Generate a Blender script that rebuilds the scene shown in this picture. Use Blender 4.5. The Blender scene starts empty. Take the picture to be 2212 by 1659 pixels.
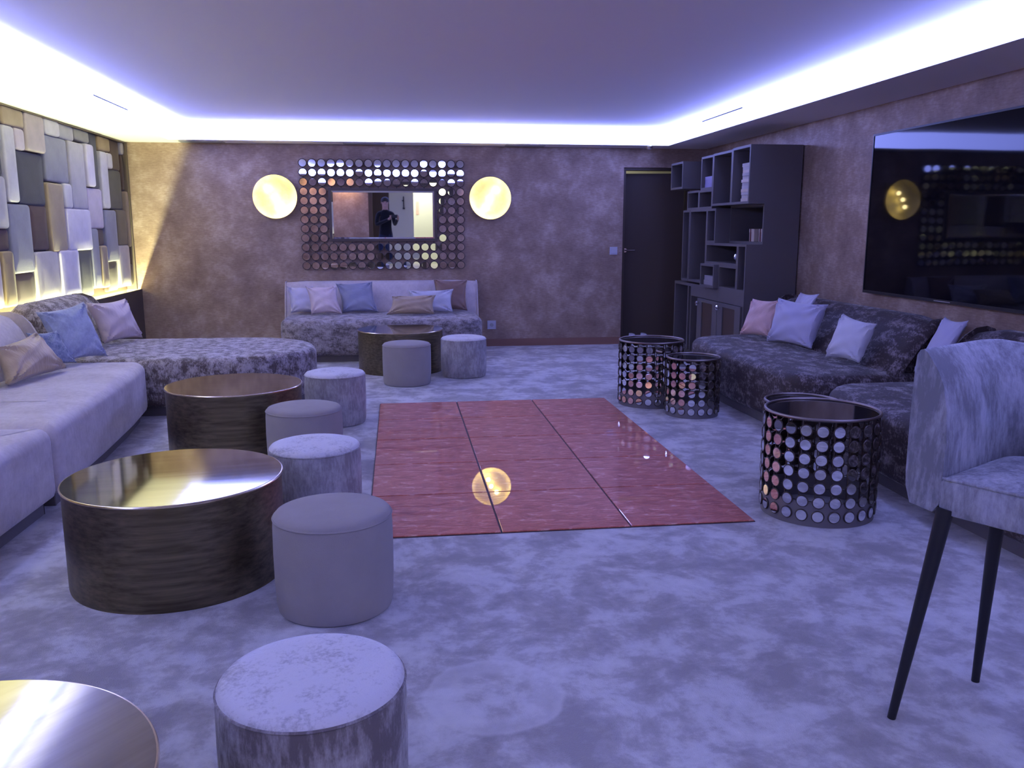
import bpy, bmesh, math, random
from math import sin, cos, pi, radians
from mathutils import Vector, Matrix

random.seed(7)
SC = bpy.context.scene
COL = SC.collection

# ------------------------------------------------------------------ camera, world, exposure
cam_data = bpy.data.cameras.new('camera')
cam_data.sensor_width = 36.0
cam_data.lens = 1858.2 / 2212 * 36.0
cam_data.clip_start = 0.02
cam = bpy.data.objects.new('camera', cam_data)
COL.objects.link(cam)
cam.location = (0, 0, 1.357)
cam.rotation_euler = (radians(90 - 10.25), 0, radians(-7.532))
SC.camera = cam

world = bpy.data.worlds.new('world')
SC.world = world
world.use_nodes = True
world.node_tree.nodes['Background'].inputs[0].default_value = (0.02, 0.02, 0.03, 1)
world.node_tree.nodes['Background'].inputs[1].default_value = 0.3

SC.view_settings.view_transform = 'Standard'
SC.view_settings.look = 'None'
SC.view_settings.gamma = 1.0
SC.view_settings.use_curve_mapping = False
SC.view_settings.exposure = 0.0
SC.cycles.use_denoising = True

COVE_COL = (0.255, 0.305, 1.0)
COVE = 18.6          # the glowing cove fascia round the ceiling
LED_COL = (0.97, 1.0, 0.52)
LED = 620.0          # yellow strip under the padded wall
BULB_COL = (1.0, 0.78, 0.36)
BULB = 34.0         # sconce bulbs
HALL = 15.0           # ceiling panel of the hallway behind the camera

# room: X right, Y into the picture, Z up
XL, XR, YB, YF = -2.95, 3.60, 9.95, -2.0
SOF, CEIL = 2.265, 2.45
CXL, CXR, CYB, CYF = -2.32, 3.03, 9.60, -1.45

# ------------------------------------------------------------------ materials
def new_mat(name):
    m = bpy.data.materials.new(name)
    m.use_nodes = True
    nt = m.node_tree
    return m, nt, nt.nodes['Principled BSDF']

def N(nt, kind, **kw):
    n = nt.nodes.new(kind)
    for k, v in kw.items():
        if k in n.inputs.keys():
            n.inputs[k].default_value = v
        else:
            setattr(n, k, v)
    return n

def rgb(c):
    return (c[0], c[1], c[2], 1.0)

def ramp(nt, fac, stops):
    r = nt.nodes.new('ShaderNodeValToRGB')
    e = r.color_ramp.elements
    while len(e) > 1:
        e.remove(e[-1])
    e[0].position, e[0].color = stops[0][0], rgb(stops[0][1])
    for p, c in stops[1:]:
        x = e.new(p)
        x.color = rgb(c)
    nt.links.new(fac, r.inputs[0])
    return r.outputs[0]

def coords(nt, kind='Object', scale=(1, 1, 1), rot=(0, 0, 0)):
    t = nt.nodes.new('ShaderNodeTexCoord')
    mp = nt.nodes.new('ShaderNodeMapping')
    mp.inputs['Scale'].default_value = scale
    mp.inputs['Rotation'].default_value = rot
    nt.links.new(t.outputs[kind], mp.inputs[0])
    return mp.outputs[0]

def noise(nt, vec, scale, detail=4, rough=0.55, dist=0.0):
    n = N(nt, 'ShaderNodeTexNoise', Scale=scale, Detail=detail, Roughness=rough, Distortion=dist)
    nt.links.new(vec, n.inputs['Vector'])
    return n.outputs['Fac']

def bump(nt, bsdf, height, strength=0.2, dist=0.01):
    b = N(nt, 'ShaderNodeBump', Strength=strength, Distance=dist)
    nt.links.new(height, b.inputs['Height'])
    nt.links.new(b.outputs[0], bsdf.inputs['Normal'])

def plain(name, col, rough=0.5, metal=0.0, spec=0.5, coat=0.0):
    m, nt, b = new_mat(name)
    b.inputs['Base Color'].default_value = rgb(col)
    b.inputs['Roughness'].default_value = rough
    b.inputs['Metallic'].default_value = metal
    b.inputs['Specular IOR Level'].default_value = spec
    b.inputs['Coat Weight'].default_value = coat
    return m

def emit(name, col, s):
    m, nt, b = new_mat(name)
    nt.nodes.remove(b)
    e = N(nt, 'ShaderNodeEmission', Strength=s)
    e.inputs[0].default_value = rgb(col)
    nt.links.new(e.outputs[0], nt.nodes['Material Output'].inputs[0])
    return m

def cloth(name, col, weave=260, var=0.12, sheen=0.15, big=7):
    m, nt, b = new_mat(name)
    v = coords(nt)
    f = noise(nt, v, big, 5, 0.6)
    c = ramp(nt, f, [(0.3, [x * (1 - var) for x in col]), (0.7, [min(1, x * (1 + var)) for x in col])])
    nt.links.new(c, b.inputs['Base Color'])
    b.inputs['Roughness'].default_value = 0.9
    b.inputs['Specular IOR Level'].default_value = 0.2
    b.inputs['Sheen Weight'].default_value = sheen
    b.inputs['Sheen Roughness'].default_value = 0.5
    bump(nt, b, noise(nt, v, weave, 2, 0.6), 0.25, 0.004)
    return m

def velvet(name, dark, light, scale=9.0, lo=0.42, hi=0.62, sheen=0.35, stretch=(1, 1, 1.6), rough=0.55):
    # crushed pile: patches lying one way or the other, streaked
    m, nt, b = new_mat(name)
    v = coords(nt, scale=stretch)
    f1 = noise(nt, v, scale, 8, 0.70, 0.2)
    v2 = coords(nt, scale=(stretch[0] * 3.0, stretch[1] * 3.0, stretch[2]))
    f2 = noise(nt, v2, scale * 3.0, 4, 0.7, 0.15)
    mx = N(nt, 'ShaderNodeMath', operation='MULTIPLY_ADD')
    nt.links.new(f2, mx.inputs[0])
    mx.inputs[1].default_value = 0.55
    nt.links.new(f1, mx.inputs[2])
    sub = N(nt, 'ShaderNodeMath', operation='SUBTRACT')
    nt.links.new(mx.outputs[0], sub.inputs[0])
    sub.inputs[1].default_value = 0.275
    c = ramp(nt, sub.outputs[0], [(lo, dark), (hi, light)])
    nt.links.new(c, b.inputs['Base Color'])
    b.inputs['Roughness'].default_value = rough
    b.inputs['Specular IOR Level'].default_value = 0.3
    sh = N(nt, 'ShaderNodeMapRange')
    nt.links.new(sub.outputs[0], sh.inputs[0])
    sh.inputs[1].default_value, sh.inputs[2].default_value = lo, hi
    sh.inputs[3].default_value, sh.inputs[4].default_value = sheen * 0.35, min(1.0, sheen * 1.6)
    nt.links.new(sh.outputs[0], b.inputs['Sheen Weight'])
    b.inputs['Sheen Roughness'].default_value = 0.32
    bump(nt, b, sub.outputs[0], 0.35, 0.012)
    return m

def satin(name, col, rough=0.42):
    m, nt, b = new_mat(name)
    v = coords(nt)
    f = noise(nt, v, 5, 4, 0.5, 0.4)
    c = ramp(nt, f, [(0.3, [x * 0.85 for x in col]), (0.7, [min(1, x * 1.12) for x in col])])
    nt.links.new(c, b.inputs['Base Color'])
    b.inputs['Roughness'].default_value = rough
    b.inputs['Sheen Weight'].default_value = 0.3
    bump(nt, b, noise(nt, coords(nt, scale=(1, 3, 1)), 14, 3, 0.5, 0.5), 0.35, 0.012)
    return m

def make_carpet():
    m, nt, b = new_mat('plush_carpet')
    v = coords(nt)
    f1 = noise(nt, v, 3.6, 8, 0.66, 0.35)
    f2 = noise(nt, v, 12.0, 6, 0.65, 0.2)
    add = N(nt, 'ShaderNodeMath', operation='MULTIPLY_ADD')
    nt.links.new(f2, add.inputs[0])
    add.inputs[1].default_value = 0.45
    nt.links.new(f1, add.inputs[2])
    c = ramp(nt, add.outputs[0], [(0.60, (0.33, 0.305, 0.30)), (0.70, (0.42, 0.395, 0.385)), (0.78, (0.57, 0.55, 0.535)), (0.92, (0.68, 0.66, 0.64))])
    # the ring a pouf pressed into the pile
    t = nt.nodes.new('ShaderNodeTexCoord')
    d = N(nt, 'ShaderNodeVectorMath', operation='DISTANCE')
    wob = N(nt, 'ShaderNodeTexNoise', Scale=9.0, Detail=3.0)
    nt.links.new(t.outputs['Object'], wob.inputs['Vector'])
    nt.links.new(t.outputs['Object'], d.inputs[0])
    d.inputs[1].default_value = (0.252, 2.325, 0)
    dd = N(nt, 'ShaderNodeMath', operation='MULTIPLY_ADD')
    nt.links.new(wob.outputs['Fac'], dd.inputs[0])
    dd.inputs[1].default_value = 0.05
    nt.links.new(d.outputs['Value'], dd.inputs[2])
    r = nt.nodes.new('ShaderNodeValToRGB')
    e = r.color_ramp.elements
    e[0].position, e[0].color = 0.0, (0.0, 0.0, 0.0, 1)
    e[1].position, e[1].color = 0.13, (0.1, 0.1, 0.1, 1)
    for p, q in [(0.165, 0.5), (0.2, 0.42), (0.228, 0.6), (0.240, 0.0), (1.0, 0.0)]:
        x = e.new(p)
        x.color = (q, q, q, 1)
    nt.links.new(dd.outputs[0], r.inputs[0])
    mx = N(nt, 'ShaderNodeMix', data_type='RGBA')
    nt.links.new(r.outputs[0], mx.inputs[0])
    nt.links.new(c, mx.inputs[6])
    mx.inputs[7].default_value = (0.68, 0.66, 0.64, 1)
    nt.links.new(mx.outputs[2], b.inputs['Base Color'])
    b.inputs['Roughness'].default_value = 0.95
    b.inputs['Specular IOR Level'].default_value = 0.1
    b.inputs['Sheen Weight'].default_value = 0.25
    b.inputs['Sheen Roughness'].default_value = 0.5
    pile = noise(nt, v, 240, 2, 0.7)
    ad2 = N(nt, 'ShaderNodeMath', operation='ADD')
    nt.links.new(pile, ad2.inputs[0])
    nt.links.new(add.outputs[0], ad2.inputs[1])
    bump(nt, b, ad2.outputs[0], 0.5, 0.012)
    return m

def make_wallpaper(name, a, bcol, c3):
    # bronze metallic plaster paper: soft square-ish blotches and fine horizontal threads
    m, nt, b = new_mat(name)
    v = coords(nt)
    f1 = noise(nt, v, 3.4, 8, 0.70, 0.1)
    f2 = noise(nt, coords(nt, scale=(6, 6, 34)), 3.0, 3, 0.6)
    add = N(nt, 'ShaderNodeMath', operation='MULTIPLY_ADD')
    nt.links.new(f2, add.inputs[0])
    add.inputs[1].default_value = 0.40
    nt.links.new(f1, add.inputs[2])
    c = ramp(nt, add.outputs[0], [(0.48, a), (0.70, bcol), (0.94, c3)])
    nt.links.new(c, b.inputs['Base Color'])
    b.inputs['Metallic'].default_value = 0.25
    rr = N(nt, 'ShaderNodeMapRange')
    nt.links.new(f1, rr.inputs[0])
    rr.inputs[3].default_value = 0.62
    rr.inputs[4].default_value = 0.42
    nt.links.new(rr.outputs[0], b.inputs['Roughness'])
    bump(nt, b, add.outputs[0], 0.25, 0.008)
    return m

def make_brass(name, col, rough, streak=0.12):
    m, nt, b = new_mat(name)
    v = coords(nt, scale=(1, 14, 30))
    f = noise(nt, v, 2.2, 5, 0.6)
    c = ramp(nt, f, [(0.3, [x * (1 - streak * 2) for x in col]), (0.7, [x * (1 + streak) for x in col])])
    nt.links.new(c, b.inputs['Base Color'])
    b.inputs['Metallic'].default_value = 1.0
    rr = N(nt, 'ShaderNodeMapRange')
    nt.links.new(f, rr.inputs[0])
    rr.inputs[3].default_value = rough * 0.8
    rr.inputs[4].default_value = rough * 1.25
    nt.links.new(rr.outputs[0], b.inputs['Roughness'])
    return m

def make_tile():
    # copper-red rippled leaf under clear flat glass
    m, nt, b = new_mat('copper_glass')
    v = coords(nt, scale=(1.0, 2.6, 1))
    f = noise(nt, v, 9, 6, 0.65, 1.2)
    c = ramp(nt, f, [(0.36, (0.50, 0.125, 0.080)), (0.56, (0.72, 0.215, 0.145)), (0.68, (0.95, 0.52, 0.42))])
    nt.links.new(c, b.inputs['Base Color'])
    b.inputs['Metallic'].default_value = 0.45
    b.inputs['Roughness'].default_value = 0.42
    b.inputs['Coat Weight'].default_value = 1.0
    b.inputs['Coat Roughness'].default_value = 0.015
    b.inputs['Coat IOR'].default_value = 1.6
    bp = N(nt, 'ShaderNodeBump', Strength=0.8, Distance=0.015)
    nt.links.new(f, bp.inputs['Height'])
    nt.links.new(bp.outputs[0], b.inputs['Normal'])
    return m

def make_screen():
    m, nt, b = new_mat('dark_screen')
    b.inputs['Base Color'].default_value = (0.004, 0.004, 0.006, 1)
    b.inputs['Roughness'].default_value = 0.035
    b.inputs['IOR'].default_value = 1.28
    bump(nt, b, noise(nt, coords(nt), 1.3, 1, 0.4), 0.06, 0.02)
    return m

def make_shade():
    # hammered gold leaf dish of the sconces
    m, nt, b = new_mat('gold_leaf')
    f = noise(nt, coords(nt), 9, 4, 0.6)
    c = ramp(nt, f, [(0.35, (0.92, 0.78, 0.32)), (0.65, (0.95, 0.85, 0.46))])
    nt.links.new(c, b.inputs['Base Color'])
    b.inputs['Metallic'].default_value = 0.6
    b.inputs['Roughness'].default_value = 0.5
    bump(nt, b, f, 0.3, 0.01)
    return m

M = {}
M['carpet'] = make_carpet()
M['paper'] = make_wallpaper('bronze_wallpaper', (0.235, 0.155, 0.112), (0.35, 0.245, 0.182), (0.55, 0.43, 0.345))
M['paint'] = plain('white_ceiling_paint', (0.84, 0.82, 0.82), 0.8, 0, 0.2)
M['cove'] = emit('cove_glow', COVE_COL, COVE)
M['led'] = emit('yellow_led', LED_COL, LED)
M['bulb'] = emit('warm_bulb', BULB_COL, BULB)
M['hall'] = emit('hallway_light', (1.0, 0.97, 0.80), HALL)
M['tile'] = make_tile()
M['joint'] = plain('dark_joint', (0.05, 0.018, 0.018), 0.6)
M['screen'] = make_screen()
M['black'] = plain('black_plastic', (0.012, 0.012, 0.015), 0.35)
M['blackmetal'] = plain('black_metal', (0.010, 0.010, 0.014), 0.4, 0.0)
M['gold'] = make_shade()
M['mirror'] = plain('mirror_glass', (0.86, 0.87, 0.88), 0.015, 1.0)
M['bronze'] = plain('dark_bronze', (0.10, 0.08, 0.068), 0.38, 0.8)
M['band'] = plain('bronze_band', (0.20, 0.18, 0.18), 0.45, 0.3)
M['bronze_rim'] = plain('bronze_rim', (0.22, 0.175, 0.15), 0.38, 0.9)
M['smoked'] = plain('smoked_glass', (0.014, 0.012, 0.012), 0.06, 0.0, 0.6, 0.0)
M['brass_top'] = make_brass('brushed_brass', (0.385, 0.355, 0.31), 0.055, 0.08)
M['brass_side'] = make_brass('patinated_bronze', (0.24, 0.20, 0.125), 0.40, 0.22)
M['brass_edge'] = plain('polished_brass_edge', (0.75, 0.63, 0.46), 0.2, 1.0)
M['linen'] = cloth('grey_linen', (0.33, 0.295, 0.275), 300, 0.06, 0.1)
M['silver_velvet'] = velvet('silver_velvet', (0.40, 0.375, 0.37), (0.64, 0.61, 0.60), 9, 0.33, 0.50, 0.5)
M['silver_shaded'] = velvet('silver_velvet_shaded', (0.15, 0.125, 0.12), (0.42, 0.385, 0.375), 9, 0.42, 0.70, 0.3, (1, 1, 0.7))  # darker copy of the silver velvet: shade on the pouf side put into colour
M['blush_velvet'] = velvet('blush_velvet', (0.45, 0.39, 0.385), (0.60, 0.53, 0.525), 4, 0.3, 0.7, 0.5)
M['crushed_taupe'] = velvet('crushed_taupe_velvet', (0.10, 0.075, 0.066), (0.46, 0.40, 0.39), 13, 0.42, 0.62, 0.6, (1.2, 1.0, 1.2))
M['crushed_brown'] = velvet('crushed_brown_velvet', (0.050, 0.034, 0.029), (0.34, 0.28, 0.275), 12, 0.49, 0.72, 0.5, (1.0, 0.6, 1.3))
M['chair_velvet'] = velvet('grey_chair_velvet', (0.19, 0.185, 0.20), (0.42, 0.41, 0.44), 6, 0.40, 0.66, 0.5, (1.2, 1.2, 0.7))
M['plinth'] = cloth('grey_plinth', (0.16, 0.14, 0.14), 300, 0.05)
M['taupe_wood'] = plain('taupe_lacquer', (0.125, 0.110, 0.104), 0.55)
M['brown_wood'] = plain('brown_panel', (0.075, 0.045, 0.03), 0.5)
M['dark_wood'] = plain('dark_door', (0.065, 0.042, 0.026), 0.5)
M['ledge'] = plain('ledge_brown', (0.055, 0.042, 0.036), 0.5)
M['trim_brown'] = plain('brown_trim', (0.14, 0.105, 0.075), 0.5)
M['skirting'] = plain('skirting_brown', (0.26, 0.13, 0.09), 0.5)
M['chrome'] = plain('chrome', (0.8, 0.8, 0.82), 0.12, 1.0)
M['white_plastic'] = plain('pale_switch', (0.55, 0.55, 0.60), 0.4)
M['grille'] = plain('grey_grille', (0.40, 0.40, 0.40), 0.5)
M['slot'] = plain('dark_slot', (0.05, 0.05, 0.05), 0.6)
M['paper_book'] = cloth('book_paper', (0.50, 0.46, 0.42), 200, 0.08, 0)
M['book_lilac'] = plain('lilac_book', (0.30, 0.27, 0.42), 0.5)
M['book_grey'] = plain('grey_book', (0.30, 0.28, 0.30), 0.5)
M['cream'] = plain('cream_box', (0.55, 0.46, 0.36), 0.5)
M['red'] = plain('dark_red', (0.13, 0.02, 0.02), 0.5)
M['canvas'] = cloth('pale_canvas', (0.45, 0.45, 0.5), 300, 0.06)
M['rubber'] = plain('white_rubber', (0.6, 0.6, 0.62), 0.6)
M['pale_door'] = plain('pale_hall_paint', (0.66, 0.68, 0.60), 0.5)
M['sat_lilac'] = satin('lilac_satin', (0.50, 0.47, 0.56))
M['sat_pink'] = satin('pink_satin', (0.62, 0.50, 0.49))
M['sat_blue'] = satin('slate_blue_satin', (0.24, 0.25, 0.34), 0.5)
M['sat_gold'] = satin('gold_satin', (0.42, 0.31, 0.20))
M['sat_ice'] = satin('ice_satin', (0.55, 0.54, 0.60))
M['sat_bronze'] = satin('bronze_satin', (0.24, 0.14, 0.10))
M['vel_blue'] = velvet('blue_velvet', (0.25, 0.28, 0.40), (0.42, 0.46, 0.60), 6, 0.3, 0.7, 0.4)
M['vel_denim'] = velvet('denim_velvet', (0.12, 0.15, 0.26), (0.34, 0.38, 0.52), 12, 0.35, 0.65, 0.3)
M['vel_white'] = cloth('white_velvet', (0.66, 0.64, 0.66), 200, 0.05, 0.4)
M['vel_lilac'] = cloth('lilac_velvet', (0.52, 0.50, 0.62), 200, 0.05, 0.4)
M['vel_rose'] = satin('rose_satin', (0.72, 0.46, 0.40), 0.5)

# ------------------------------------------------------------------ mesh builder
class MB:
    def __init__(self):
        self.v, self.f, self.m = [], [], []

    def add(self, verts, faces, mi=0):
        o = len(self.v)
        self.v += [tuple(p) for p in verts]
        for f in faces:
            self.f.append([i + o for i in f])
            self.m.append(mi)
        return self

    def box(self, x0, x1, y0, y1, z0, z1, mi=0):
        v = [(x, y, z) for z in (z0, z1) for y in (y0, y1) for x in (x0, x1)]
        return self.add(v, [(0, 2, 3, 1), (4, 5, 7, 6), (0, 1, 5, 4), (2, 6, 7, 3), (0, 4, 6, 2), (1, 3, 7, 5)], mi)

    def rings(self, rings, closed=True, cap0=True, cap1=True, mi=0):
        n = len(rings[0])
        v, f = [], []
        for r in rings:
            v += list(r)
        for k in range(len(rings) - 1):
            for i in range(n if closed else n - 1):
                j = (i + 1) % n
                f.append((k * n + i, k * n + j, (k + 1) * n + j, (k + 1) * n + i))
        if cap0:
            f.append(tuple(range(n))[::-1])
        if cap1:
            f.append(tuple((len(rings) - 1) * n + i for i in range(n)))
        return self.add(v, f, mi)

    def lathe(self, prof, n=48, mi=0, cap0=True, cap1=True):
        rs = [[(r * cos(2 * pi * i / n), r * sin(2 * pi * i / n), z) for i in range(n)] for r, z in prof]
        return self.rings(rs, True, cap0, cap1, mi)

    def torus(self, R, r, z, n=56, k=8, mi=0):
        v, f = [], []
        for i in range(n):
            a = 2 * pi * i / n
            for j in range(k):
                b = 2 * pi * j / k
                v.append(((R + r * cos(b)) * cos(a), (R + r * cos(b)) * sin(a), z + r * sin(b)))
        for i in range(n):
            for j in range(k):
                f.append((i * k + j, ((i + 1) % n) * k + j, ((i + 1) % n) * k + (j + 1) % k, i * k + (j + 1) % k))
        return self.add(v, f, mi)

    def tube(self, pts, r, n=8, mi=0, r2=None):
        pts = [Vector(p) for p in pts]
        rs = []
        for i, p in enumerate(pts):
            t = (pts[min(i + 1, len(pts) - 1)] - pts[max(i - 1, 0)]).normalized()
            a = t.cross(Vector((0, 0, 1)))
            if a.length < 1e-3:
                a = t.cross(Vector((0, 1, 0)))
            a.normalize()
            b = t.cross(a)
            q = r if r2 is None else r + (r2 - r) * i / (len(pts) - 1)
            rs.append([p + a * q * cos(2 * pi * k / n) + b * q * sin(2 * pi * k / n) for k in range(n)])
        return self.rings(rs, True, True, True, mi)

    def build(self, name, mats, parent=None, loc=(0, 0, 0), rot=(0, 0, 0), smooth=True, angle=38):
        me = bpy.data.meshes.new(name)
        me.from_pydata(self.v, [], self.f)
        if not isinstance(mats, (list, tuple)):
            mats = [mats]
        for m in mats:
            me.materials.append(m)
        if len(mats) > 1:
            me.polygons.foreach_set('material_index', self.m)
        bm = bmesh.new()
        bm.from_mesh(me)
        bmesh.ops.recalc_face_normals(bm, faces=bm.faces)
        bm.to_mesh(me)
        bm.free()
        if smooth:
            me.polygons.foreach_set('use_smooth', [True] * len(me.polygons))
            me.set_sharp_from_angle(angle=radians(angle))
        o = bpy.data.objects.new(name, me)
        COL.objects.link(o)
        o.parent = parent
        o.location = loc
        o.rotation_euler = rot
        return o

def tag(o, label=None, cat=None, group=None, kind=None):
    if label: o['label'] = label
    if cat: o['category'] = cat
    if group: o['group'] = group
    if kind: o['kind'] = kind
    return o

def thing(name, label, cat, loc=(0, 0, 0), rotz=0.0, group=None):
    o = bpy.data.objects.new(name, None)
    o.empty_display_size = 0.1
    COL.objects.link(o)
    o.location = loc
    o.rotation_euler = (0, 0, rotz)
    return tag(o, label, cat, group)

def copy_tree(o, parent=None):
    c = o.copy()
    COL.objects.link(c)
    c.parent = parent
    for ch in list(o.children):
        copy_tree(ch, c)
    return c

def relabel(o, label, loc=None, rotz=None, group=None):
    o['label'] = label
    if group: o['group'] = group
    if loc is not None: o.location = loc
    if rotz is not None: o.rotation_euler = (0, 0, rotz)
    return o

def struct(name, mb, m, **kw):
    return tag(mb.build(name, m, **kw), kind='structure')

def box(*a):
    return MB().box(*a)

def inset(outline, d):
    # move every outline point inwards by d along its averaged normal (outline is counter-clockwise)
    n = len(outline)
    out = []
    for i in range(n):
        p0, p, p1 = Vector(outline[i - 1]), Vector(outline[i]), Vector(outline[(i + 1) % n])
        e0, e1 = (p - p0), (p1 - p)
        n0 = Vector((-e0.y, e0.x)).normalized()
        n1 = Vector((-e1.y, e1.x)).normalized()
        m = (n0 + n1)
        m = m / max(0.5, m.dot(n0)) if m.length > 1e-6 else n0
        out.append(tuple(p + m * d))
    return out

def loft_plan(mb, outline, prof, mi=0):
    rs = []
    for d, z in prof:
        if d >= 10:        # 10 + scale: shrink the last ring towards the middle
            o = [(cx + (x - cx) * (d - 10), cy + (y - cy) * (d - 10)) for x, y in o]
        else:
            o = inset(outline, d) if abs(d) > 1e-6 else outline
        cx, cy = sum(p[0] for p in o) / len(o), sum(p[1] for p in o) / len(o)
        rs.append([(x, y, z) for x, y in o])
    return mb.rings(rs, True, True, True, mi)

def round_poly(pts, k=6):
    # pts: (x, y, corner radius), counter-clockwise
    out = []
    n = len(pts)
    for i in range(n):
        p = Vector(pts[i][:2]); r = pts[i][2]
        a = Vector(pts[i - 1][:2]); b = Vector(pts[(i + 1) % n][:2])
        if r <= 1e-6:
            out.append(tuple(p)); continue
        u, v = (a - p).normalized(), (b - p).normalized()
        ang = u.angle(v)
        t = min(r / math.tan(ang / 2), (a - p).length * 0.49, (b - p).length * 0.49)
        rr = t * math.tan(ang / 2)
        c = p + (u + v).normalized() * (rr / sin(ang / 2))
        s, e = p + u * t, p + v * t
        a0 = math.atan2(s.y - c.y, s.x - c.x); a1 = math.atan2(e.y - c.y, e.x - c.x)
        while a1 - a0 > pi: a1 -= 2 * pi
        while a1 - a0 < -pi: a1 += 2 * pi
        for j in range(k + 1):
            q = a0 + (a1 - a0) * j / k
            out.append((c.x + rr * cos(q), c.y + rr * sin(q)))
    return out

def top_round(z0, z1, r, dome=0.0, k=5):
    p = [(0.0, z0)]
    for j in range(k + 1):
        a = pi / 2 * j / k
        p.append((r * (1 - cos(a)), z1 - r + r * sin(a)))
    p.append((10.86, z1 + dome * 0.6))
    p.append((10.6, z1 + dome))
    return p

# ------------------------------------------------------------------ the room
struct('floor', box(XL - 0.2, XR + 0.2, YF - 2.3, YB + 1.6, -0.1, 0.0), M['carpet'], smooth=False)
DX0, DX1, DZ = 2.62, 3.42, 2.05         # doorway in the back wall
wb = MB()
wb.box(XL - 0.1, DX0, YB, YB + 0.16, 0, 2.6)
wb.box(DX1, XR + 0.1, YB, YB + 0.16, 0, 2.6)
wb.box(DX0, DX1, YB, YB + 0.16, DZ, 2.6)
struct('wall_back', wb, M['paper'], smooth=False)
struct('wall_right', box(XR, XR + 0.12, YF - 0.1, YB, 0, 2.6), M['paper'], smooth=False)
struct('wall_left', box(XL - 0.12, XL, YF - 0.1, YB, 0, 2.6), M['trim_brown'], smooth=False)
FX0, FX1 = -0.62, 1.22                  # wide opening to the hallway behind the camera
wf = MB()
wf.box(XL, FX0, YF - 0.14, YF, 0, 2.6)
wf.box(FX1, XR, YF - 0.14, YF, 0, 2.6)
wf.box(FX0, FX1, YF - 0.14, YF, 2.12, 2.6)
struct('wall_front', wf, M['paper'], smooth=False)
struct('baseboard_back', box(XL + 0.16, DX0, YB - 0.015, YB, 0, 0.085), M['skirting'], smooth=False)
struct('baseboard_right', box(XR - 0.015, XR, YF, YB, 0, 0.085), M['skirting'], smooth=False)
struct('ceiling', box(CXL - 0.05, CXR + 0.05, CYF - 0.05, CYB + 0.05, CEIL, CEIL + 0.1), M['paint'], smooth=False)
struct('trim_1', box(CXR, XR, YF, YB, SOF, SOF + 0.33), M['paint'], smooth=False)      # soffits round the raised ceiling
struct('trim_2', box(XL, CXL, YF, YB, SOF, SOF + 0.33), M['paint'], smooth=False)
struct('trim_3', box(CXL, CXR, CYB, YB, SOF, SOF + 0.33), M['paint'], smooth=False)
struct('trim_4', box(CXL, CXR, YF, CYF, SOF, SOF + 0.33), M['paint'], smooth=False)

def cove(label, x0, x1, y0, y1):
    o = box(x0, x1, y0, y1, SOF + 0.004, CEIL - 0.002).build('cove_light', M['cove'], smooth=False)
    tag(o, label, 'light', 'cove lights round the raised ceiling')
t_ = 0.012
cove('glowing white cove light running along the right side of the ceiling', CXR - t_, CXR, CYF, CYB)
cove('glowing white cove light along the left side above the padded wall', CXL, CXL + t_, CYF, CYB)
cove('glowing white cove light along the far end above the wall mirror', CXL + t_, CXR - t_, CYB - t_, CYB)
cove('glowing white cove light at the hallway end, seen only in mirrors', CXL + t_, CXR - t_, CYF, CYF + t_)

def slot(label, x0, x1, y0, y1, z0, z1, mat, name='air_slot', cat='vent'):
    tag(box(x0, x1, y0, y1, z0, z1).build(name, mat, smooth=False), label, cat)
slot('thin dark air slot in the right glowing cove', CXR - t_ - 0.004, CXR - t_, 7.48, 8.49, 2.388, 2.400, M['slot'])
slot('thin dark air slot in the left glowing cove', CXL + t_, CXL + t_ + 0.004, 7.33, 8.20, 2.371, 2.381, M['slot'])

def grille(label, x0, x1):
    g = thing('ceiling_grille', label, 'vent', ((x0 + x1) / 2, 9.79, SOF))
    w = (x1 - x0) / 2
    fr = MB()
    fr.box(-w, w, -0.075, -0.063, -0.008, 0.0).box(-w, w, 0.063, 0.075, -0.008, 0.0)
    fr.box(-w, -w + 0.012, -0.063, 0.063, -0.008, 0.0).box(w - 0.012, w, -0.063, 0.063, -0.008, 0.0)
    fr.build('frame', M['grille'], g, smooth=False)
    for k in range(6):
        box(-w + 0.012, w - 0.012, -0.055 + k * 0.02, -0.047 + k * 0.02, -0.006, -0.001).build('slat', M['grille'], g, smooth=False)
grille('grey linear air grille in the soffit near the left corner', -2.25, -1.80)
grille('grey linear air grille in the soffit above the wall mirror', -0.55, -0.10)
grille('grey linear air grille in the soffit between right sconce and door', 1.22, 1.66)
s = thing('spotlight', 'small silver spotlight under the soffit above the dark door', 'spotlight', (2.83, 9.66, SOF))
MB().lathe([(0.028, -0.03), (0.034, -0.02), (0.034, 0.0)], 20).build('housing', M['chrome'], s)
MB().lathe([(0.02, -0.034), (0.024, -0.030)], 20).build('lens', M['white_plastic'], s)

# doorway, dark door ajar, dim passage beyond
struct('trim_5', MB().box(DX0 - 0.0, DX0 + 0.03, YB + 0.02, YB + 0.16, 0, DZ).box(DX1 - 0.03, DX1, YB + 0.02, YB + 0.16, 0, DZ)
       .box(DX0 + 0.03, DX1 - 0.03, YB + 0.02, YB + 0.16, DZ - 0.03, DZ), M['dark_wood'], smooth=False)
d = bpy.data.objects.new('door_1', None); COL.objects.link(d)
d.location = (DX1 - 0.04, YB + 0.10, 0); d.rotation_euler = (0, 0, radians(-9)); d['kind'] = 'structure'
box(-0.73, 0, -0.02, 0.02, 0.01, DZ - 0.058).build('door_leaf', M['dark_wood'], d, smooth=False)
h = MB()
h.lathe([(0.025, 0.0), (0.025, 0.01)], 16)
hh = h.build('rosette', M['chrome'], d, loc=(-0.685, -0.02, 1.10), rot=(radians(90), 0, 0))
MB().tube([(0, 0, 0), (0, -0.045, 0), (0.02, -0.05, 0), (0.115, -0.05, 0)], 0.008, 8).build('door_handle', M['bronze_rim'], d, loc=(-0.685, -0.02, 1.10))
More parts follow.
